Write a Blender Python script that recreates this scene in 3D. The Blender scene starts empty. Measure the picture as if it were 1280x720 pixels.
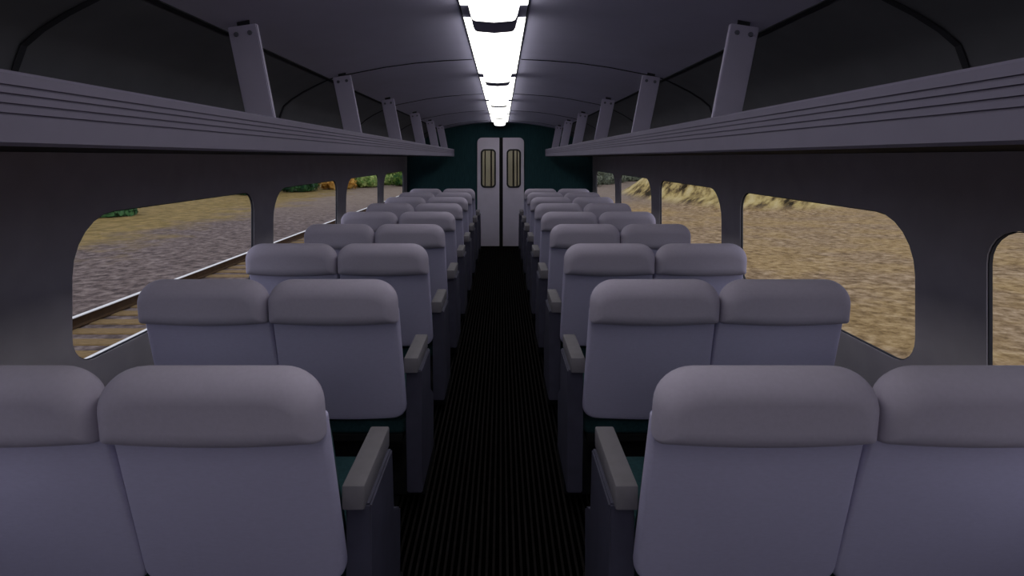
import bpy, bmesh, math, random
from mathutils import Vector, Matrix, noise

# ------------------------------------------------------------------ camera
S = bpy.context.scene
C = S.collection
F_PX = 700.0
CAM = (0.03, 0.0, 1.54)
cd = bpy.data.cameras.new('camera')
cam = bpy.data.objects.new('camera', cd)
C.objects.link(cam)
cam.location = CAM
cam.rotation_euler = (math.pi / 2, 0, 0)
cd.sensor_width = 36.0
cd.sensor_fit = 'HORIZONTAL'
cd.lens = F_PX / 1280 * 36.0
cd.shift_x = (640 - 627) / 1280
cd.shift_y = -(360 - 197) / 1280
cd.clip_start = 0.02
cd.clip_end = 500
S.camera = cam

# ------------------------------------------------------------------ world, exposure
SKY_STRENGTH = 1.35
LAMP_STRENGTH = 3.6
w = bpy.data.worlds.new('world')
S.world = w
w.use_nodes = True
nt = w.node_tree
nt.nodes.clear()
wo = nt.nodes.new('ShaderNodeOutputWorld')
bg = nt.nodes.new('ShaderNodeBackground')
tc = nt.nodes.new('ShaderNodeTexCoord')
sep = nt.nodes.new('ShaderNodeSeparateXYZ')
rp = nt.nodes.new('ShaderNodeValToRGB')
rp.color_ramp.elements[0].position = 0.0
rp.color_ramp.elements[0].color = (0.80, 0.82, 0.90, 1)
rp.color_ramp.elements[1].position = 0.6
rp.color_ramp.elements[1].color = (0.78, 0.84, 1.0, 1)
nt.links.new(tc.outputs['Generated'], sep.inputs[0])
nt.links.new(sep.outputs['Z'], rp.inputs[0])
nt.links.new(rp.outputs[0], bg.inputs['Color'])
bg.inputs['Strength'].default_value = SKY_STRENGTH
nt.links.new(bg.outputs[0], wo.inputs['Surface'])

S.view_settings.view_transform = 'Standard'
S.view_settings.look = 'None'
S.view_settings.gamma = 1.0
S.view_settings.use_curve_mapping = False
S.view_settings.exposure = 0.0


# ------------------------------------------------------------------ materials
def mat(name, col, rough=0.7, spec=0.3, var=0.0, scale=20.0, bump=0.0, stretch=(1, 1, 1), metallic=0.0, detail=4):
    m = bpy.data.materials.new(name)
    m.use_nodes = True
    n = m.node_tree
    b = n.nodes['Principled BSDF']
    b.inputs['Base Color'].default_value = (*col, 1)
    b.inputs['Roughness'].default_value = rough
    b.inputs['Specular IOR Level'].default_value = spec
    b.inputs['Metallic'].default_value = metallic
    t = n.nodes.new('ShaderNodeTexCoord')
    mp = n.nodes.new('ShaderNodeMapping')
    mp.inputs['Scale'].default_value = stretch
    n.links.new(t.outputs['Object'], mp.inputs[0])
    ns = n.nodes.new('ShaderNodeTexNoise')
    ns.inputs['Scale'].default_value = scale
    ns.inputs['Detail'].default_value = detail
    n.links.new(mp.outputs[0], ns.inputs['Vector'])
    r = n.nodes.new('ShaderNodeValToRGB')
    r.color_ramp.elements[0].position = 0.3
    r.color_ramp.elements[1].position = 0.7
    r.color_ramp.elements[0].color = (*[c * (1 - var) for c in col], 1)
    r.color_ramp.elements[1].color = (*[min(1, c * (1 + var)) for c in col], 1)
    n.links.new(ns.outputs[0], r.inputs[0])
    n.links.new(r.outputs[0], b.inputs['Base Color'])
    if bump:
        bp = n.nodes.new('ShaderNodeBump')
        bp.inputs['Strength'].default_value = bump
        bp.inputs['Distance'].default_value = 0.003
        n.links.new(ns.outputs[0], bp.inputs['Height'])
        n.links.new(bp.outputs[0], b.inputs['Normal'])
    return m


M = {}
M['head'] = mat('headrest_cloth', (0.44, 0.40, 0.52), 0.95, 0.05, 0.025, 90, 0.1)
M['back'] = mat('backrest_cloth', (0.47, 0.44, 0.64), 0.95, 0.05, 0.03, 60, 0.1, (1, 1, 3))
M['teal'] = mat('teal_cloth', (0.022, 0.058, 0.068), 0.9, 0.1, 0.15, 80, 0.2)
M['arm'] = mat('armrest_vinyl', (0.18, 0.168, 0.195), 0.65, 0.15, 0.06, 25, 0.1)
M['navy'] = mat('side_panel_navy', (0.06, 0.058, 0.095), 0.7, 0.2, 0.1, 12)
M['black'] = mat('black_plastic', (0.012, 0.012, 0.014), 0.8, 0.1, 0.1, 20)  # also stands in for shade on the rack shelves and in the door gap
M['rack'] = mat('rack_paint', (0.18, 0.165, 0.245), 0.7, 0.15, 0.03, 10)
M['post'] = mat('post_paint', (0.42, 0.39, 0.56), 0.7, 0.15, 0.03, 10)
M['groove'] = mat('rack_groove', (0.11, 0.10, 0.15), 0.8, 0.1, 0.03, 10)
M['wall'] = mat('wall_panel', (0.39, 0.36, 0.415), 0.8, 0.15, 0.05, 8)
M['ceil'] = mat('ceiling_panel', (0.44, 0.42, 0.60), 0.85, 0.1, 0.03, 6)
M['cove'] = mat('cove_panel', (0.10, 0.10, 0.125), 0.85, 0.1, 0.06, 6)  # ceiling tone darkened to paint in the shade toward the racks
M['seam'] = mat('seam_rubber', (0.03, 0.03, 0.04), 0.9, 0.05, 0.1, 10)
M['green'] = mat('green_bulkhead', (0.018, 0.05, 0.062), 0.85, 0.1, 0.2, 14, 0.1, (6, 1, 0.4))
M['door'] = mat('door_paint', (0.58, 0.53, 0.68), 0.7, 0.2, 0.03, 6)
M['frame'] = mat('window_rubber', (0.02, 0.02, 0.024), 0.6, 0.2, 0.1, 10)
M['trim'] = mat('window_trim', (0.05, 0.05, 0.06), 0.9, 0.0, 0.04, 10)
M['floor'] = mat('floor_black', (0.010, 0.010, 0.012), 0.9, 0.05, 0.2, 10)
M['mat_base'] = mat('mat_rubber', (0.001, 0.001, 0.001), 0.9, 0.0, 0.2, 30)
M['ridge'] = mat('mat_ridge', (0.014, 0.0125, 0.013), 0.9, 0.0, 0.15, 30)
M['bolt'] = mat('bolt_metal', (0.12, 0.12, 0.17), 0.5, 0.4, 0.05, 30)
M['tan'] = mat('tan_panel', (0.42, 0.36, 0.23), 0.7, 0.2, 0.12, 8, 0, (1, 1, 0.3))
M['darktan'] = mat('vestibule_dark', (0.06, 0.055, 0.045), 0.8, 0.1, 0.1, 8)
M['steel'] = mat('rail_head', (0.62, 0.6, 0.6), 0.45, 0.5, 0.1, 20, metallic=0.3)
M['rust'] = mat('rail_rust', (0.05, 0.027, 0.012), 0.9, 0.1, 0.25, 12)
M['sleeper'] = mat('sleeper_wood', (0.17, 0.11, 0.05), 0.9, 0.1, 0.35, 9, 0.3, (1, 8, 1))
M['bark'] = mat('bark', (0.07, 0.05, 0.035), 0.95, 0.05, 0.3, 15, 0.3)
M['coach'] = mat('coach_paint', (0.3, 0.3, 0.34), 0.5, 0.3, 0.04, 5)


def emis(name, col, st):
    m = bpy.data.materials.new(name)
    m.use_nodes = True
    b = m.node_tree.nodes['Principled BSDF']
    b.inputs['Base Color'].default_value = (0.8, 0.8, 0.78, 1)
    b.inputs['Emission Color'].default_value = (*col, 1)
    b.inputs['Emission Strength'].default_value = st
    return m


M['lens'] = emis('lit_diffuser', (1.0, 0.99, 0.93), LAMP_STRENGTH)


def glass():
    m = bpy.data.materials.new('window_glass')
    m.use_nodes = True
    n = m.node_tree
    n.nodes.clear()
    o = n.nodes.new('ShaderNodeOutputMaterial')
    mx = n.nodes.new('ShaderNodeMixShader')
    t = n.nodes.new('ShaderNodeBsdfTransparent')
    t.inputs[0].default_value = (0.97, 0.965, 0.95, 1)
    g = n.nodes.new('ShaderNodeBsdfGlossy')
    g.inputs['Roughness'].default_value = 0.03
    mx.inputs[0].default_value = 0.02
    n.links.new(t.outputs[0], mx.inputs[1])
    n.links.new(g.outputs[0], mx.inputs[2])
    n.links.new(mx.outputs[0], o.inputs[0])
    return m


M['glass'] = glass()


def leafmat(name, c1, c2):
    m = mat(name, c1, 0.8, 0.1, 0.0, 3.0)
    r = [x for x in m.node_tree.nodes if x.type == 'VALTORGB'][0]
    r.color_ramp.elements[0].color = (*c1, 1)
    r.color_ramp.elements[1].color = (*c2, 1)
    r.color_ramp.elements[0].position = 0.4
    r.color_ramp.elements[1].position = 0.6
    return m


M['leaf_green'] = leafmat('leaf_green', (0.03, 0.09, 0.025), (0.16, 0.24, 0.05))
M['leaf_dark'] = leafmat('leaf_dark', (0.015, 0.05, 0.025), (0.05, 0.12, 0.04))
M['leaf_orange'] = leafmat('leaf_orange', (0.30, 0.13, 0.02), (0.62, 0.36, 0.09))
M['leaf_lime'] = leafmat('leaf_lime', (0.10, 0.19, 0.04), (0.42, 0.50, 0.17))
M['leaf_grey'] = leafmat('leaf_grey', (0.09, 0.10, 0.075), (0.20, 0.22, 0.155))


def ground_mat():
    m = bpy.data.materials.new('ground_gravel_and_grass')
    m.use_nodes = True
    n = m.node_tree
    L = n.links
    b = n.nodes['Principled BSDF']
    b.inputs['Roughness'].default_value = 0.95
    b.inputs['Specular IOR Level'].default_value = 0.05
    geo = n.nodes.new('ShaderNodeNewGeometry')
    sp = n.nodes.new('ShaderNodeSeparateXYZ')
    L.new(geo.outputs['Position'], sp.inputs[0])

    def noise_n(scale, detail=3, rough=0.6, vec=None):
        q = n.nodes.new('ShaderNodeTexNoise')
        q.inputs['Scale'].default_value = scale
        q.inputs['Detail'].default_value = detail
        q.inputs['Roughness'].default_value = rough
        L.new(vec if vec else geo.outputs['Position'], q.inputs['Vector'])
        return q.outputs[0]

    def ramp(f, stops):
        r = n.nodes.new('ShaderNodeValToRGB')
        e = r.color_ramp.elements
        e[0].position, e[0].color = stops[0][0], (*stops[0][1], 1)
        e[1].position, e[1].color = stops[-1][0], (*stops[-1][1], 1)
        for p, c in stops[1:-1]:
            q = e.new(p)
            q.color = (*c, 1)
        L.new(f, r.inputs[0])
        return r.outputs[0]

    def mix(f, a, c, mode='MIX'):
        x = n.nodes.new('ShaderNodeMix')
        x.data_type = 'RGBA'
        x.blend_type = mode
        if isinstance(f, float):
            x.inputs[0].default_value = f
        else:
            L.new(f, x.inputs[0])
        L.new(a, x.inputs[6])
        L.new(c, x.inputs[7])
        return x.outputs[2]

    def math_n(op, a, c, clamp=False):
        x = n.nodes.new('ShaderNodeMath')
        x.operation = op
        x.use_clamp = clamp
        for i, v in enumerate((a, c)):
            if isinstance(v, (int, float)):
                x.inputs[i].default_value = v
            else:
                L.new(v, x.inputs[i])
        return x.outputs[0]

    def mrange(v, a, c, lo=0.0, hi=1.0):
        x = n.nodes.new('ShaderNodeMapRange')
        L.new(v, x.inputs[0])
        x.inputs[1].default_value = a
        x.inputs[2].default_value = c
        x.inputs[3].default_value = lo
        x.inputs[4].default_value = hi
        return x.outputs[0]

    fine = noise_n(5.5, 3, 0.7)
    big = noise_n(0.6, 3, 0.6)
    # purplish grey ballast beside the second track
    ballast = ramp(fine, [(0.36, (0.065, 0.05, 0.047)), (0.5, (0.145, 0.112, 0.105)), (0.66, (0.25, 0.205, 0.19))])
    # tan gravel right of the coach
    tan = ramp(fine, [(0.34, (0.14, 0.092, 0.045)), (0.5, (0.28, 0.195, 0.108)), (0.68, (0.47, 0.36, 0.23))])
    tan2 = ramp(fine, [(0.34, (0.17, 0.11, 0.045)), (0.5, (0.32, 0.22, 0.10)), (0.68, (0.47, 0.35, 0.18))])
    tanm = mix(mrange(big, 0.42, 0.6), tan, tan2)
    # dry field on the left
    grain = noise_n(2.2, 4, 0.7)
    field = ramp(grain, [(0.35, (0.15, 0.11, 0.035)), (0.5, (0.23, 0.17, 0.065)), (0.66, (0.33, 0.23, 0.09))])
    lfar = mrange(sp.outputs['Y'], 20.0, 34.0)
    xs = math_n('ADD', sp.outputs['X'], math_n('MULTIPLY', math_n('SUBTRACT', big, 0.5), 7.0))
    pink = ramp(grain, [(0.35, (0.18, 0.14, 0.11)), (0.65, (0.27, 0.22, 0.18))])
    left = mix(mrange(xs, -10.0, -12.5), mix(lfar, ballast, pink), field)
    right = mix(mrange(sp.outputs['Y'], 26.0, 33.0), tanm, pink)
    # rocky bank
    u_ = math_n('ADD', math_n('MULTIPLY', sp.outputs['X'], .06), math_n('MULTIPLY', sp.outputs['Y'], .10))
    v_ = math_n('SUBTRACT', math_n('MULTIPLY', sp.outputs['X'], .74), math_n('MULTIPLY', sp.outputs['Y'], .60))
    cb = n.nodes.new('ShaderNodeCombineXYZ')
    L.new(u_, cb.inputs[0])
    L.new(v_, cb.inputs[1])
    L.new(math_n('MULTIPLY', sp.outputs['Z'], .9), cb.inputs[2])
    strat = noise_n(1.6, 5, 0.6, cb.outputs[0])
    rock = ramp(strat, [(0.40, (0.03, 0.022, 0.01)), (0.455, (0.2, 0.145, 0.06)), (0.53, (0.44, 0.35, 0.14)), (0.65, (0.56, 0.47, 0.24))])
    rockf = mrange(sp.outputs['Z'], -0.78, -0.55)
    right = mix(rockf, right, rock)
    side = mrange(sp.outputs['X'], -0.5, 0.5)
    col = mix(side, left, right)
    hs = n.nodes.new('ShaderNodeMix')
    hs.data_type = 'RGBA'
    hs.blend_type = 'MULTIPLY'
    hs.inputs[0].default_value = 1.0
    L.new(col, hs.inputs[6])
    hs.inputs[7].default_value = (.80, .76, .74, 1)
    L.new(hs.outputs[2], b.inputs['Base Color'])
    bp = n.nodes.new('ShaderNodeBump')
    bp.inputs['Strength'].default_value = 0.35
    bp.inputs['Distance'].default_value = 0.06
    L.new(fine, bp.inputs['Height'])
    L.new(bp.outputs[0], b.inputs['Normal'])
    return m


M['ground'] = ground_mat()


# ------------------------------------------------------------------ helpers
def obj(name, bm, m, parent=None, smooth=False, kind=None, loc=None):
    me = bpy.data.meshes.new(name)
    bmesh.ops.recalc_face_normals(bm, faces=bm.faces[:])
    bm.to_mesh(me)
    bm.free()
    ms = m if isinstance(m, (list, tuple)) else [m]
    for x in ms:
        me.materials.append(x)
    o = bpy.data.objects.new(name, me)
    C.objects.link(o)
    if parent is not None:
        o.parent = parent
    if kind:
        o['kind'] = kind
    if loc is not None:
        o.location = loc
    if smooth:
        for p in me.polygons:
            p.use_smooth = True
        try:
            me.set_sharp_from_angle(angle=math.radians(40))
        except Exception:
            pass
    return o


def tag(o, label=None, cat=None, group=None, kind=None):
    if label:
        o['label'] = label
    if cat:
        o['category'] = cat
    if group:
        o['group'] = group
    if kind:
        o['kind'] = kind
    return o


def empty(name, loc=(0, 0, 0)):
    o = bpy.data.objects.new(name, None)
    o.empty_display_size = 0.1
    C.objects.link(o)
    o.location = loc
    return o


def box(bm, x0, x1, y0, y1, z0, z1, bev=0.0, seg=2, mi=0):
    t = bmesh.new()
    bmesh.ops.create_cube(t, size=1)
    for v in t.verts:
        v.co = Vector(((x0 + x1) / 2 + v.co.x * (x1 - x0), (y0 + y1) / 2 + v.co.y * (y1 - y0), (z0 + z1) / 2 + v.co.z * (z1 - z0)))
    if bev:
        bmesh.ops.bevel(t, geom=t.edges[:] + t.verts[:], offset=bev, segments=seg, affect='EDGES', profile=0.5)
    merge(bm, t, mi)
    return bm


def merge(bm, t, mi=0, fn=None):
    mp = {}
    for v in t.verts:
        co = fn(v.co) if fn else v.co
        mp[v] = bm.verts.new(co)
    for f in t.faces:
        try:
            g = bm.faces.new([mp[v] for v in f.verts])
            g.material_index = mi
        except ValueError:
            pass
    t.free()


def extrude_profile(bm, pts, y0, y1, mi=0, closed=True, caps=True):
    """pts: list of (x, z); sweep along Y"""
    a = [bm.verts.new((p[0], y0, p[1])) for p in pts]
    b = [bm.verts.new((p[0], y1, p[1])) for p in pts]
    n = len(pts)
    for i in range(n if closed else n - 1):
        j = (i + 1) % n
        f = bm.faces.new((a[i], a[j], b[j], b[i]))
        f.material_index = mi
    if caps and closed:
        bm.faces.new(a).material_index = mi
        bm.faces.new(list(reversed(b))).material_index = mi
    return bm


def rr_outline(w0, w1, h, r, n=6, bottom_div=8, dip=0.0):
    """rounded trapezoid; w0 bottom width, w1 top width; r = (bl, br, tr, tl); CCW from bottom left"""
    c = [(-w0 / 2, 0), (w0 / 2, 0), (w1 / 2, h), (-w1 / 2, h)]
    sx = [1, -1, -1, 1]
    sz = [1, 1, -1, -1]
    a0 = [180, 270, 0, 90]
    out = []
    for k in range(4):
        cx, cz = c[k][0] + sx[k] * r[k], c[k][1] + sz[k] * r[k]
        for i in range(n + 1):
            a = math.radians(a0[k] + 90 * i / n)
            out.append((cx + r[k] * math.cos(a), cz + r[k] * math.sin(a)))
        if k == 0 or k == 2:
            p = out[-1]
            q_c = (c[k + 1 if k == 0 else 3])
            q = (q_c[0] + sx[(k + 1) % 4] * r[(k + 1) % 4], q_c[1])
            for i in range(1, bottom_div):
                t = i / bottom_div
                out.append((p[0] + (q[0] - p[0]) * t, p[1]))
    if dip:
        res = []
        for x, z in out:
            k = max(0.0, 1 - z / h)
            res.append((x, z - dip * k * (1 - (2 * x / w0) ** 2)))
        out = res
    return out


def pad(bm, outline, h, t, edge, bulge, fn, steps=5, mi=0):
    """solid cushion from an outline in (u, v) with rounded edges; fn(u, v, n) -> world; n>0 is toward the viewer side"""
    hw = max(abs(p[0]) for p in outline)
    hh = h / 2
    rings = []

    def ring(inset, nn):
        return [bm.verts.new(fn(p[0] * (1 - inset / hw), hh + (p[1] - hh) * (1 - inset / hh), nn)) for p in outline]
    lim = min(hw, hh) * 0.93
    prof = []
    ks = (.9, .75, .6, .45, .3, .18, .08)
    for k in ks:
        prof.append((edge + (lim - edge) * k, -t / 2 - bulge * (1 - math.cos(k * math.pi)) / 2))
    for i in range(2 * steps + 1):
        a = -math.pi / 2 + math.pi * i / (2 * steps)
        prof.append((edge * (1 - math.cos(a)), t / 2 * math.sin(a)))
    for k in ks[::-1]:
        prof.append((edge + (lim - edge) * k, t / 2 + bulge * (1 - math.cos(k * math.pi)) / 2))
    for ins, nn in prof:
        rings.append(ring(ins, nn))
    for a, b in zip(rings, rings[1:]):
        m_ = len(a)
        for i in range(m_):
            j = (i + 1) % m_
            bm.faces.new((a[i], a[j], b[j], b[i])).material_index = mi
    bm.faces.new(rings[0])
    bm.faces.new(list(reversed(rings[-1])))


# ------------------------------------------------------------------ dimensions
HALF = 1.61          # inner face of side walls
Y0, Y1 = -3.70, 9.72  # rear and far bulkheads
ZC = 1.54            # eye height
PROFILE = [(0.0, .607), (.15, .604), (.33, .595), (.50, .581), (.69, .555), (.866, .521), (.95, .504), (1.03, .482),
           (1.11, .443), (1.19, .402), (1.26, .358), (1.31, .315), (1.335, .246), (1.355, .15), (1.37, .045)]

# ------------------------------------------------------------------ floor
bm = bmesh.new()
box(bm, -HALF - .05, HALF + .05, Y0, Y1 + .05, -.06, 0)
obj('floor', bm, M['floor'], kind='structure')
bm = bmesh.new()
box(bm, -.43, .43, Y0 + .02, Y1 - .03, 0.0, .004)
x = -.416
while x < .42:
    extrude_profile(bm, [(x - .006, .003), (x + .006, .003), (x + .004, .0075), (x - .004, .0075)], Y0 + .02, Y1 - .03, mi=1)
    x += .026
mt = obj('aisle_mat', bm, [M['mat_base'], M['ridge']])
tag(mt, 'long black ribbed rubber mat running down the central aisle', 'floor mat')

# ------------------------------------------------------------------ ceiling
inner_pts = [(p[0], ZC + p[1]) for p in PROFILE]


def shell(bm, pts, th, y0, y1):
    n = len(pts)
    nor = []
    for i in range(n):
        a = pts[max(0, i - 1)]
        b = pts[min(n - 1, i + 1)]
        d = Vector((b[0] - a[0], b[1] - a[1])).normalized()
        nn = Vector((-d.y, d.x))
        if nn.y < 0 and abs(nn.y) > 0.3:
            nn = -nn
        nor.append(nn)
    out = [(pts[i][0] + nor[i].x * th, pts[i][1] + nor[i].y * th) for i in range(n)]
    extrude_profile(bm, list(pts) + out[::-1], y0, y1)


bm = bmesh.new()
cen = [p for p in inner_pts if p[0] <= 1.031]
full = [(-p[0], p[1]) for p in cen[::-1]] + cen[1:]
shell(bm, full, .04, Y0, Y1)
obj('ceiling', bm, M['ceil'], kind='structure', smooth=True)
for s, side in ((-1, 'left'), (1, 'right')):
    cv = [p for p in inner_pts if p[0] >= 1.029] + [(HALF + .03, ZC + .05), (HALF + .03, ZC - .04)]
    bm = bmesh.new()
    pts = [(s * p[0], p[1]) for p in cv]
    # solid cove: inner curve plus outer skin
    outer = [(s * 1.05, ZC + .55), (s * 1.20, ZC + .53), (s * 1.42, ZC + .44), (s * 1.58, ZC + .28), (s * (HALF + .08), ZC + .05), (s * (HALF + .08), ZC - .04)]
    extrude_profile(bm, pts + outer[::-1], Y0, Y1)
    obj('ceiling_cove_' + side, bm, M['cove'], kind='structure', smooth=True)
    # joint line along the ceiling
    bm = bmesh.new()
    extrude_profile(bm, [(s * 1.022, ZC + .4855), (s * 1.036, ZC + .481), (s * 1.036, ZC + .474), (s * 1.020, ZC + .479)], Y0, Y1)
    obj('trim_1' if s < 0 else 'trim_2', bm, M['seam'], kind='structure')

# transverse seams
ti = 3
for k in range(-2, 5):
    y = 1.565 + 1.87 * k
    for s in (-1, 1):
        bm = bmesh.new()
        prev = None
        pts = [p for p in inner_pts]
        th = .0035
        a, b = [], []
        for i, p in enumerate(pts):
            wdt = .006 if p[0] < 1.035 else .011
            a.append((s * p[0] * .996, y - wdt, p[1] - th))
            b.append((s * p[0] * .996, y + wdt, p[1] - th))
        va = [bm.verts.new(q) for q in a]
        vb = [bm.verts.new(q) for q in b]
        ua = [bm.verts.new((q[0], q[1], q[2] + th * 1.5)) for q in a]
        ub = [bm.verts.new((q[0], q[1], q[2] + th * 1.5)) for q in b]
        for i in range(1, len(pts) - 1):
            bm.faces.new((va[i], va[i + 1], vb[i + 1], vb[i]))
            bm.faces.new((ua[i], ua[i + 1], va[i + 1], va[i]))
            bm.faces.new((ub[i], ub[i + 1], vb[i + 1], vb[i]))
        obj('trim_%d' % ti, bm, M['seam'], kind='structure')
        ti += 1

# ------------------------------------------------------------------ side walls with rounded windows
WZ0, WZ1 = ZC - .81, ZC - .225
WIN = []
for k in range(-3, 5):
    WIN.append((2.14 + 1.885 * k, 3.71 + 1.885 * k))
WIN = [w_ for w_ in WIN if w_[0] > Y0 + .1 and w_[1] < Y1 - .1]


def window_loop(y0, y1, z0, z1, n=6, grow=0.0):
    """CCW in (y, z), returned with corner index per point"""
    y0, y1, z0, z1 = y0 - grow, y1 + grow, z0 - grow, z1 + grow
    r = (.12 + grow, .10 + grow, .12 + grow, .23 + grow)   # near-bottom, far-bottom, far-top, near-top
    c = [(y0, z0, 1, 1, 180), (y1, z0, -1, 1, 270), (y1, z1, -1, -1, 0), (y0, z1, 1, -1, 90)]
    out = []
    for k in range(4):
        cy, cz, sy, sz, a0 = c[k]
        cy += sy * r[k]
        cz += sz * r[k]
        for i in range(n + 1):
            a = math.radians(a0 + 90 * i / n)
            out.append((cy + r[k] * math.cos(a), cz + r[k] * math.sin(a), k, i))
    return out


def wall(side):
    s = -1 if side == 'left' else 1
    bm = bmesh.new()
    ztop, zbot = ZC + .02, -.0
    n = 6
    for X in (HALF, HALF + .02):
        ys = [Y0]
        for a, b in WIN:
            ys += [(a + b) / 2 - 1.885 / 2, (a + b) / 2 + 1.885 / 2]
        cells = [(max(Y0, (a + b) / 2 - .9425), min(Y1, (a + b) / 2 + .9425), a, b) for a, b in WIN]

        def V(y, z):
            return bm.verts.new((s * X, y, z))
        if cells[0][0] > Y0 + 1e-4:
            bm.faces.new((V(Y0, zbot), V(cells[0][0], zbot), V(cells[0][0], ztop), V(Y0, ztop)))
        if cells[-1][1] < Y1 - 1e-4:
            bm.faces.new((V(cells[-1][1], zbot), V(Y1, zbot), V(Y1, ztop), V(cells[-1][1], ztop)))
        for c0, c1, a, b in cells:
            lp = window_loop(a, b, WZ0, WZ1, n)
            iv = [V(p[0], p[1]) for p in lp]
            corners = [V(c0, zbot), V(c1, zbot), V(c1, ztop), V(c0, ztop)]
            N = len(lp)
            ps, pe = [], []
            for k in range(4):
                st, en = lp[k * (n + 1)], lp[k * (n + 1) + n]
                if k == 0:
                    ps.append(V(c0, st[1])); pe.append(V(en[0], zbot))
                if k == 1:
                    ps.append(V(st[0], zbot)); pe.append(V(c1, en[1]))
                if k == 2:
                    ps.append(V(c1, st[1])); pe.append(V(en[0], ztop))
                if k == 3:
                    ps.append(V(st[0], ztop)); pe.append(V(c0, en[1]))
            for k in range(4):
                base = k * (n + 1)
                mid = n // 2
                bm.faces.new([ps[k], corners[k]] + [iv[base + i] for i in range(mid, -1, -1)])
                bm.faces.new([corners[k], pe[k]] + [iv[base + i] for i in range(n, mid - 1, -1)])
                k2 = (k + 1) % 4
                bm.faces.new((pe[k], ps[k2], iv[k2 * (n + 1)], iv[base + n]))
    # reveals
    for a, b in WIN:
        lp = window_loop(a, b, WZ0, WZ1, n)
        A = [bm.verts.new((s * HALF, p[0], p[1])) for p in lp]
        B = [bm.verts.new((s * (HALF + .02), p[0], p[1])) for p in lp]
        for i in range(len(lp)):
            j = (i + 1) % len(lp)
            bm.faces.new((A[i], A[j], B[j], B[i]))
    # lower skirt outside
    bmesh.ops.remove_doubles(bm, verts=bm.verts[:], dist=1e-5)
    return obj('wall_' + side, bm, M['wall'], kind='structure')


wall('left')
wall('right')

wi = 1
for s in (-1, 1):
    for a, b in WIN:
        # thin frame ring set into the opening, with the pane as its child
        bm = bmesh.new()
        lo = window_loop(a, b, WZ0, WZ1, 6, -.001)
        li = window_loop(a, b, WZ0, WZ1, 6, -.004)
        xs = (s * (HALF + .005), s * (HALF + .017))
        R = [[bm.verts.new((xx, p[0], p[1])) for p in l] for xx in xs for l in (lo, li)]
        N = len(lo)
        for i in range(N):
            j = (i + 1) % N
            for q, r_ in ((0, 1), (1, 3), (3, 2), (2, 0)):
                bm.faces.new((R[q][i], R[q][j], R[r_][j], R[r_][i]))
        fr = obj('window_%d' % wi, bm, M['trim'], kind='structure')
        bm = bmesh.new()
        lg = window_loop(a, b, WZ0, WZ1, 6, -.003)
        A = [bm.verts.new((s * (HALF + .009), p[0], p[1])) for p in lg]
        B = [bm.verts.new((s * (HALF + .013), p[0], p[1])) for p in lg]
        bm.faces.new(A)
        bm.faces.new(B[::-1])
        for i in range(N):
            j = (i + 1) % N
            bm.faces.new((A[i], A[j], B[j], B[i]))
        obj('pane', bm, M['glass'], fr)
        wi += 1

# ------------------------------------------------------------------ bulkheads and doors
DX0, DX1 = -.39, .416      # door pair
DTOP = ZC + .345


def bulk_outline(s):
    pts = [(s * p[0], p[1]) for p in inner_pts]
    return pts + [(s * (HALF + .02), ZC + .06), (s * (HALF + .02), 0)]


bm = bmesh.new()
L_ = bulk_outline(-1)
R_ = bulk_outline(1)
# left part, right part, lintel (opening behind the doors)
ox0, ox1, oz = DX0 + .04, DX1 - .04, DTOP - .06


def pan(pts):
    extrude_profile(bm, pts, Y1, Y1 + .05)


def zc_at(x):
    x = abs(x)
    for p, q in zip(inner_pts, inner_pts[1:]):
        if p[0] <= x <= q[0]:
            return p[1] + (q[1] - p[1]) * (x - p[0]) / (q[0] - p[0])
    return inner_pts[-1][1]


pan([(ox0, 0), (ox0, zc_at(ox0) + .02)] + [(p[0], p[1] + .02) for p in L_ if p[0] < ox0 - .001])
pan([(ox1, 0), (ox1, zc_at(ox1) + .02)] + [(p[0], p[1] + .02) for p in R_ if p[0] > ox1 + .001])
pan([(ox0, oz), (ox1, oz), (ox1, zc_at(ox1) + .02), (.2, zc_at(.2) + .02), (0, zc_at(0) + .02), (-.2, zc_at(.2) + .02), (ox0, zc_at(ox0) + .02)])
obj('wall_front', bm, M['green'], kind='structure')

bm = bmesh.new()
full_b = [(-p[0], p[1] + .02) for p in R_[::-1]] + [(p[0], p[1] + .02) for p in R_[1:]]
extrude_profile(bm, full_b, Y0 - .05, Y0)
obj('wall_back', bm, M['door'], kind='structure')


def ring_prism(bm, outer, inner, y0, y1, mi=0):
    """panel in XZ with a hole; both loops same point count"""
    R = [[bm.verts.new((p[0], y, p[1])) for p in l] for y in (y0, y1) for l in (outer, inner)]
    N = len(outer)
    for i in range(N):
        j = (i + 1) % N
        for q, r_ in ((0, 1), (1, 3), (3, 2), (2, 0)):
            bm.faces.new((R[q][i], R[q][j], R[r_][j], R[r_][i])).material_index = mi


def rrect(x0, x1, z0, z1, r, n=6):
    c = [(x0, z0, 1, 1, 180), (x1, z0, -1, 1, 270), (x1, z1, -1, -1, 0), (x0, z1, 1, -1, 90)]
    out = []
    for k in range(4):
        cx, cz, sx, sz, a0 = c[k]
        for i in range(n + 1):
            a = math.radians(a0 + 90 * i / n)
            out.append((cx + sx * r[k] + r[k] * math.cos(a), cz + sz * r[k] + r[k] * math.sin(a)))
    return out


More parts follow.
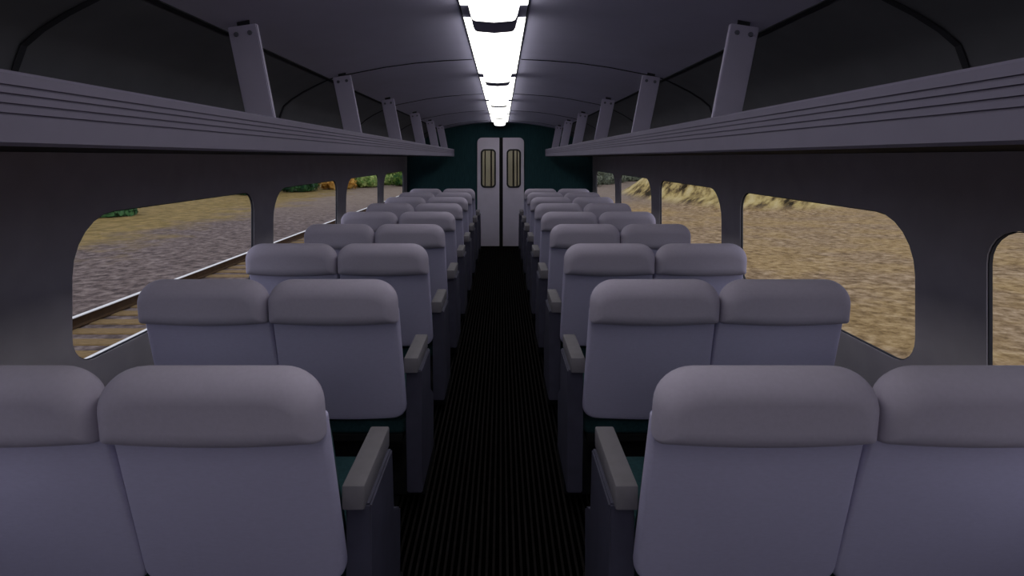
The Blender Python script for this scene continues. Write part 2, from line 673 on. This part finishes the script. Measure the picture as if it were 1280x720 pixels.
for k, (x0, x1, wx0, wx1, rad) in enumerate((
        (DX0, -.009, -.318, -.080, (.004, .004, .012, .085)),
        (.052, DX1, .128, .352, (.004, .004, .085, .012)))):
    bm = bmesh.new()
    wz0, wz1 = ZC - .51, ZC + .135
    ring_prism(bm, rrect(x0, x1, .012, DTOP, rad), rrect(wx0, wx1, wz0, wz1, (.06,) * 4), Y1 - .045, Y1 - .005)
    d = obj('door_%d' % (k + 1), bm, M['door'], kind='structure')
    bm = bmesh.new()
    ring_prism(bm, rrect(wx0 - .012, wx1 + .012, wz0 - .012, wz1 + .012, (.07,) * 4), rrect(wx0 + .016, wx1 - .016, wz0 + .016, wz1 - .016, (.045,) * 4), Y1 - .056, Y1 - .002)
    obj('window_frame', bm, M['frame'], d)
    bm = bmesh.new()
    lp = rrect(wx0 + .012, wx1 - .012, wz0 + .012, wz1 - .012, (.05,) * 4)
    extrude_profile(bm, lp, Y1 - .028, Y1 - .022)
    obj('pane', bm, M['glass'], d)
# black strip added to stand in for the darkness behind the door gap
bm = bmesh.new()
box(bm, -.008, .051, Y1 - .03, Y1 + .05, .004, DTOP - .002, .003)
tag(obj('door_seal', bm, M['black']), 'black rubber strip filling the gap between the two sliding door leaves', 'door seal')

# the end of the next coach seen through the door panes (daylight falls on it)
bm = bmesh.new()
box(bm, -1.5, 1.5, 10.62, 10.7, 0, 2.2)
for x0, x1 in ((-.345, -.29), (-.27, -.18), (-.15, -.095), (.15, .235), (.27, .31), (.335, .40)):
    box(bm, x0, x1, 10.52, 10.62, .0, 2.1, .015, 2, 1)
nx = obj('coach_end', bm, [M['darktan'], M['tan']], kind='structure')

# ------------------------------------------------------------------ luggage racks
POSTS = [-1.91, -.58, .75, 2.08, 3.37, 4.72, 6.18, 7.50, 8.74]
for s, nm in ((-1, 'left'), (1, 'right')):
    root = empty('luggage_rack', (s * HALF, 0, ZC))
    tag(root, 'long lavender-grey overhead luggage rack with grooved lip along the %s wall' % nm, 'luggage rack')

    def lx(v):
        return s * (v - HALF)
    ya, yb = Y0 + .05, 9.48
    # lip: flat face with four sunk grooves
    zt, zb = .143, .019
    gz = [.117, .103, .087, .071]
    prof = [(.770, zb + .006)]
    for g in sorted(gz):
        prof += [(.770, g - .0022), (.7725, g - .001), (.7725, g + .001), (.770, g + .0022)]
    prof += [(.770, zt - .006), (.776, zt), (.79, zt), (.79, zb), (.776, zb)]
    bm = bmesh.new()
    extrude_profile(bm, [(lx(p[0]), p[1]) for p in prof], ya, yb)
    me_o = obj('lip', bm, [M['rack'], M['groove']], root)
    for p in me_o.data.polygons:
        c = p.center
        if any(abs(c.z - g) < .003 for g in gz) and abs(p.normal.y) < .5:
            p.material_index = 1
    bm = bmesh.new()
    box(bm, *sorted((lx(.786), lx(HALF - .0))), ya, yb, .019, .034)
    obj('shelf', bm, M['black'], root)  # black colour paints in the shade on the rack underside
    # brackets at the wall under the shelf are not visible; posts carry the front edge
    for yp in POSTS:
        bm = bmesh.new()
        z0, zi, zo = .032, .497, .481
        # inner/outer edges lean outward going up
        quad = [(.788, z0), (.891, z0), (.984, zo), (.878, zi)]
        f = [bm.verts.new((lx(q[0]), yp - .011, q[1])) for q in quad]
        b_ = [bm.verts.new((lx(q[0]), yp + .011, q[1])) for q in quad]
        bm.faces.new(f)
        bm.faces.new(b_[::-1])
        for i in range(4):
            j = (i + 1) % 4
            bm.faces.new((f[i], f[j], b_[j], b_[i]))
        bmesh.ops.bevel(bm, geom=bm.edges[:], offset=.003, segments=2, affect='EDGES')
        # angle plate fixing the top to the ceiling
        q2 = [(.905, .47), (.95, .465), (.955, .503), (.91, .512)]
        f = [bm.verts.new((lx(q[0]), yp + .002, q[1])) for q in q2]
        b_ = [bm.verts.new((lx(q[0]), yp + .008, q[1])) for q in q2]
        fs = [bm.faces.new(f), bm.faces.new(b_[::-1])]
        for i in range(4):
            j = (i + 1) % 4
            fs.append(bm.faces.new((f[i], f[j], b_[j], b_[i])))
        for q in fs:
            q.material_index = 1
        ps = obj('support_post', bm, [M['post'], M['seam']], root)
        for bx_, bz_ in ((.900, .462), (.950, .455)):
            bm = bmesh.new()
            bmesh.ops.create_cone(bm, cap_ends=True, segments=12, radius1=.010, radius2=.008, depth=.006,
                                  matrix=Matrix.Translation((lx(bx_), yp - .013, bz_)) @ Matrix.Rotation(math.pi / 2, 4, 'X'))
            obj('bolt', bm, M['bolt'], ps)

# ------------------------------------------------------------------ ceiling lamps
lamp_profile = [(-.133, .600), (-.101, .598), (-.090, .556), (-.083, .542), (-.072, .537), (0, .531), (.072, .537), (.083, .542), (.090, .556), (.101, .598), (.133, .600), (.133, .608), (-.133, .608)]


def profile_grow(g):
    # slightly smaller copy of the trough for the cross pieces between the lamps
    return [(x * (1 - g), z + (g * .5 if z < .605 else 0)) for x, z in lamp_profile]


def make_lamp(y, y1, first):
    root = empty('ceiling_light', (0, y, ZC + .61))
    bm = bmesh.new()
    extrude_profile(bm, [(p[0], p[1] - .61) for p in lamp_profile], 0.0, y1 - y)
    obj('diffuser', bm, M['lens'], root)
    bm = bmesh.new()
    extrude_profile(bm, [(p[0], p[1] - .61) for p in profile_grow(.0)], y1 - y, y1 - y + .19)
    obj('cross_piece', bm, M['ceil'], root)
    bm = bmesh.new()
    for s in (-1, 1):
        extrude_profile(bm, [(s * .133, -.011), (s * .138, -.011), (s * .138, .0), (s * .133, .0)], 0, y1 - y + .19)
    obj('edge_strip', bm, M['seam'], root)
    return root


lamps = []
k = -4
pos = []
while True:
    ya = 2.39 + 1.79 * k
    if ya > Y1 - .05:
        break
    if ya > Y0:
        pos.append((ya, min(ya + 1.60, Y1 - .21)))
    k += 1
lab_l = {2.39: 'long glowing white ceiling light, the nearest one seen whole',
         4.18: 'glowing white ceiling light, second whole one along the ceiling',
         5.97: 'glowing white ceiling light, third whole one along the ceiling',
         7.76: 'short-looking glowing white ceiling light nearest the end doors'}
for ya, yb in pos:
    if yb - ya < .3:
        continue
    r = make_lamp(ya, yb, False)
    lab = lab_l.get(round(ya, 2))
    if lab is None:
        lab = 'glowing white ceiling light cut off by the top edge, closest overhead' if abs(ya - .60) < .01 else 'glowing white ceiling light behind the viewpoint'
    tag(r, lab, 'ceiling light', 'glowing white lights down the middle of the ceiling')

# ------------------------------------------------------------------ double seats
CX = .8925


def make_seat(s):
    root = empty('double_seat')

    def X(v):
        return s * (v - CX)

    def plane_fn(cx, y0, z0, y1, z1):
        d = Vector((y1 - y0, z1 - z0))
        ln = d.length
        d /= ln
        nrm = Vector((-d.y, d.x))       # toward -Y
        if nrm.x > 0:
            nrm = -nrm

        def fn(u, v, n):
            return Vector((X(cx) + u, y0 + d.x * v + nrm.x * n, z0 + d.y * v + nrm.y * n))
        return fn, ln

    for cx in (.6345, 1.1455):
        # backrest cushion
        fn, ln = plane_fn(cx, .205, .437, .045, .935)
        bm = bmesh.new()
        ol = rr_outline(.520, .506, ln, (.05, .05, .01, .01), 6, 8, .012)
        pad(bm, ol, ln, .05, .012, .004, fn)
        obj('backrest', bm, M['back'], root, smooth=True)
        # shell in front of it
        fn, ln = plane_fn(cx, .262, .40, .115, .89)
        bm = bmesh.new()
        pad(bm, rr_outline(.502, .47, ln, (.03, .03, .05, .05), 4, 6), ln, .075, .02, .004, fn)
        obj('front_cushion', bm, M['teal'], root, smooth=True)
        # headrest
        fn, ln = plane_fn(cx, .030, .887, .0, 1.058)
        bm = bmesh.new()
        ol = rr_outline(.511, .508, ln, (.012, .012, .09, .09), 8, 10, .012)
        pad(bm, ol, ln, .115, .052, .0, fn, 8)
        obj('headrest', bm, M['head'], root, smooth=True)
        # seat cushion
        bm = bmesh.new()
        x0, x1 = sorted((X(cx - .252), X(cx + .252)))
        box(bm, x0, x1, .235, .78, .33, .455, .03, 4)
        obj('seat_cushion', bm, M['teal'], root, smooth=True)
    bm = bmesh.new()
    x0, x1 = sorted((X(.40), X(1.38)))
    box(bm, x0, x1, .245, .76, .30, .335, .006)
    x0, x1 = sorted((X(.56), X(1.22)))
    box(bm, x0, x1, .36, .66, .03, .305, .01)
    obj('pedestal', bm, M['black'], root)
    bm = bmesh.new()
    x0, x1 = sorted((X(.315), X(1.30)))
    box(bm, x0, x1, .34, .70, 0.008, .085, .01)
    obj('foot_plate', bm, M['black'], root)
    # aisle side panel
    bm = bmesh.new()
    x0, x1 = sorted((X(.312), X(.379)))
    pts = [(.195, .63), (.48, .63), (.50, .42), (.62, .36), (.62, .09), (.22, .09), (.20, .40)]
    a = [bm.verts.new((x0, p[0], p[1])) for p in pts]
    b = [bm.verts.new((x1, p[0], p[1])) for p in pts]
    bm.faces.new(a)
    bm.faces.new(b[::-1])
    for i in range(len(pts)):
        j = (i + 1) % len(pts)
        bm.faces.new((a[i], a[j], b[j], b[i]))
    bmesh.ops.bevel(bm, geom=bm.edges[:], offset=.005, segments=2, affect='EDGES')
    obj('side_panel', bm, M['navy'], root)
    # armrest
    bm = bmesh.new()
    x0, x1 = sorted((X(.325), X(.385)))
    box(bm, x0, x1, .175, .50, .625, .690, .006, 2)
    obj('armrest', bm, M['arm'], root, smooth=True)
    # wall side arm
    return root


def copy_tree(o, parent=None):
    c = o.copy()
    C.objects.link(c)
    c.parent = parent
    for ch in list(o.children):
        copy_tree(ch, c)
    return c


ORD = ['nearest the camera', 'in the second row from the camera', 'in the third row from the camera', 'in the fourth row from the camera',
       'in the fifth row from the camera', 'in the sixth row from the camera', 'in the seventh row from the camera',
       'in the row second from the end doors', 'in the last row, beside the end doors']
for s, nm in ((-1, 'left'), (1, 'right')):
    proto = make_seat(s)
    for i in range(9):
        o = proto if i == 0 else copy_tree(proto)
        o.location = (s * CX, 1.275 + .924 * i, 0)
        tag(o, 'lavender-grey high-backed double seat %s of the aisle, %s' % (nm, ORD[i]), 'train seat',
            'double seats in rows on the %s side of the aisle' % nm)

# ------------------------------------------------------------------ outside: ground, track, trees
GZ = ZC - 2.40


def gh(x, y):
    z = GZ + .03 * noise.noise(Vector((x * .3, y * .3, 0)))
    if x > 4:
        d = math.hypot((x - 12.6) / 5.7, (y - 33.5) / 10.5)
        if d < 1:
            t = (1 - d * d) ** 2
            r = noise.noise(Vector((x * .35 + y * .25, y * .12, 3.1))) + .5 * noise.noise(Vector((x * .9 + y * .6, y * .3, 9.7)))
            z += 3.2 * t + .55 * r * min(1, t * 3)
    return z


def axis(a, b, fine0, fine1, f, c):
    v = []
    q = a
    while q < b:
        v.append(q)
        q += f if fine0 <= q <= fine1 else c
    v.append(b)
    return v


bm = bmesh.new()
xs = axis(-60, 60, 4, 24, .4, 2.0)
ys = axis(-25, 110, 22, 44, .4, 2.0)
grid = [[bm.verts.new((x, y, gh(x, y))) for x in xs] for y in ys]
for j in range(len(ys) - 1):
    for i in range(len(xs) - 1):
        bm.faces.new((grid[j][i], grid[j][i + 1], grid[j + 1][i + 1], grid[j + 1][i]))
g = obj('ground', bm, M['ground'], smooth=True, kind='structure')

# rails
for k, X0 in enumerate((-4.57, -5.95)):
    rail = empty('rail', (X0, 0, ZC - 2.38))
    tag(rail, ('near rail of the neighbouring track, hugging the lower edge of the left window' if k == 0 else
               'far rail of the neighbouring track beyond the left windows'), 'rail', None)
    bm = bmesh.new()
    extrude_profile(bm, [(-.065, 0), (.065, 0), (.065, .015), (.012, .03), (.012, .115), (.034, .125), (.034, .142), (-.034, .142), (-.034, .125), (-.012, .115), (-.012, .03), (-.065, .015)], -10, 80)
    obj('web', bm, M['rust'], rail)
    bm = bmesh.new()
    extrude_profile(bm, [(-.036, .141), (.036, .141), (.034, .152), (-.034, .152)], -10, 80)
    obj('running_surface', bm, M['steel'], rail)
    rail['group'] = 'rails of the neighbouring track'

# sleepers
bm = bmesh.new()
box(bm, -1.15, 1.15, -.12, .12, -.11, .0, .012, 1)
sl = obj('sleeper', bm, M['sleeper'])
y = -4.0
n_s = 0
first = True
while n_s < 70:
    o = sl if first else sl.copy()
    if not first:
        C.objects.link(o)
    first = False
    o.location = (-5.26, y, ZC - 2.38)
    tag(o, 'weathered brown wooden sleeper under the two rails left of the coach', 'sleeper', 'wooden sleepers of the neighbouring track')
    y += .45
    n_s += 1


def tree(name, loc, h, rad, leaf, label, seed, trunk=True, group=None):
    rnd = random.Random(seed)
    gz = gh(loc[0], loc[1])
    root = empty(name, (loc[0], loc[1], gz))
    tag(root, label, 'tree' if trunk else 'bush', group)
    bm = bmesh.new()
    blobs = []
    nb = 9 if trunk else 6
    for i in range(nb):
        a = rnd.uniform(0, 2 * math.pi)
        rr = rnd.uniform(0, .6) * rad
        bz = rnd.uniform(.22, .8) * h
        blobs.append((Vector((rr * math.cos(a), rr * math.sin(a), bz)), rad * rnd.uniform(.45, .7)))
    # leafy skirt that reaches the ground
    for i in range(7):
        a = i * 2 * math.pi / 7 + rnd.uniform(-.3, .3)
        blobs.append((Vector((rad * .6 * math.cos(a), rad * .6 * math.sin(a), h * .10)), rad * .5))
    for c, r in blobs:
        t = bmesh.new()
        bmesh.ops.create_icosphere(t, subdivisions=2, radius=r * .8)
        for v in t.verts:
            v.co *= 1 + .25 * noise.noise(v.co * 2.1 + c)
        merge(bm, t, 0, lambda q, c=c: Vector((q.x + c.x, q.y + c.y, max(.02, q.z + c.z))))
        for i in range(170):
            d = Vector((rnd.gauss(0, 1), rnd.gauss(0, 1), rnd.gauss(0, 1))).normalized()
            p = c + d * r * rnd.uniform(.78, 1.08)
            if p.z < .05:
                continue
            u = d.orthogonal().normalized()
            vv = d.cross(u)
            ang = rnd.uniform(0, 6.28)
            e1 = (u * math.cos(ang) + vv * math.sin(ang) + d * rnd.uniform(-.5, .5)) * rnd.uniform(.07, .14)
            e2 = (vv * math.cos(ang) - u * math.sin(ang) + d * rnd.uniform(-.5, .5)) * rnd.uniform(.05, .1)
            q = [bm.verts.new(p + e1), bm.verts.new(p + e2), bm.verts.new(p - e1), bm.verts.new(p - e2)]
            bm.faces.new(q)
    obj('foliage', bm, M[leaf], root)
    if trunk:
        bm = bmesh.new()
        bmesh.ops.create_cone(bm, cap_ends=True, segments=9, radius1=.13 * rad, radius2=.05 * rad, depth=h * .7,
                              matrix=Matrix.Translation((0, 0, h * .35 - .03)))
        obj('trunk', bm, M['bark'], root)
    return root


tree('low_bush', (-16.2, 23.2), 1.0, .95, 'leaf_dark', 'small dark green bush alone on the field, seen in the nearest left window', 1, False)
LT = [(-16.0, 36.5, 'leaf_dark', ''), (-14.3, 39.6, 'leaf_dark', ''), (-15.6, 44.2, 'leaf_green', ''),
      (-12.4, 42.6, 'leaf_orange', ''), (-13.9, 48.6, 'leaf_orange', ''), (-11.0, 45.6, 'leaf_lime', ''),
      (-10.2, 49.6, 'leaf_lime', ''), (-8.6, 52.4, 'leaf_green', ''), (-8.0, 47.6, 'leaf_green', ''),
      (-18.2, 41.5, 'leaf_orange', '')]
LL = ['dark green tree at the left end of the field tree line, second left window',
      'dark green tree next to the orange trees in the second left window',
      'mid green tree just behind the orange foliage in the second left window',
      'bright orange autumn tree near the right side of the second left window',
      'orange autumn tree behind the brighter orange one, left of the window pillar',
      'yellowish lime tree at the right side of the third left window',
      'lime green tree farther off, partly behind the far left window pillar',
      'mid green tree at the back of the tree line in the farthest left window',
      'mid green tree at the front right end of the left-hand tree line',
      'orange tree at the left back of the tree line behind the dark green ones']
for i, (x, y, lf, _) in enumerate(LT):
    tree('leafy_tree', (x, y), 4.2 + (i % 3) * .7, 1.25, lf, LL[i], 10 + i, True, 'autumn trees at the edge of the field')
RT = [(7.0, 47.0), (8.9, 50.6), (10.8, 54.2), (13.2, 57.6), (16.0, 60.6)]
RL = ['grey green tree at the left end of the right-hand tree line, beside the bulkhead',
      'second grey green tree from the left in the right-hand tree line',
      'grey green tree in the middle of the right-hand tree line',
      'grey green tree just left of the rocky bank',
      'grey green tree mostly hidden behind the rocky bank']
for i, (x, y) in enumerate(RT):
    tree('grey_tree', (x, y), 4.5, 1.4, 'leaf_grey', RL[i], 40 + i, True, 'grey green trees beyond the right windows')
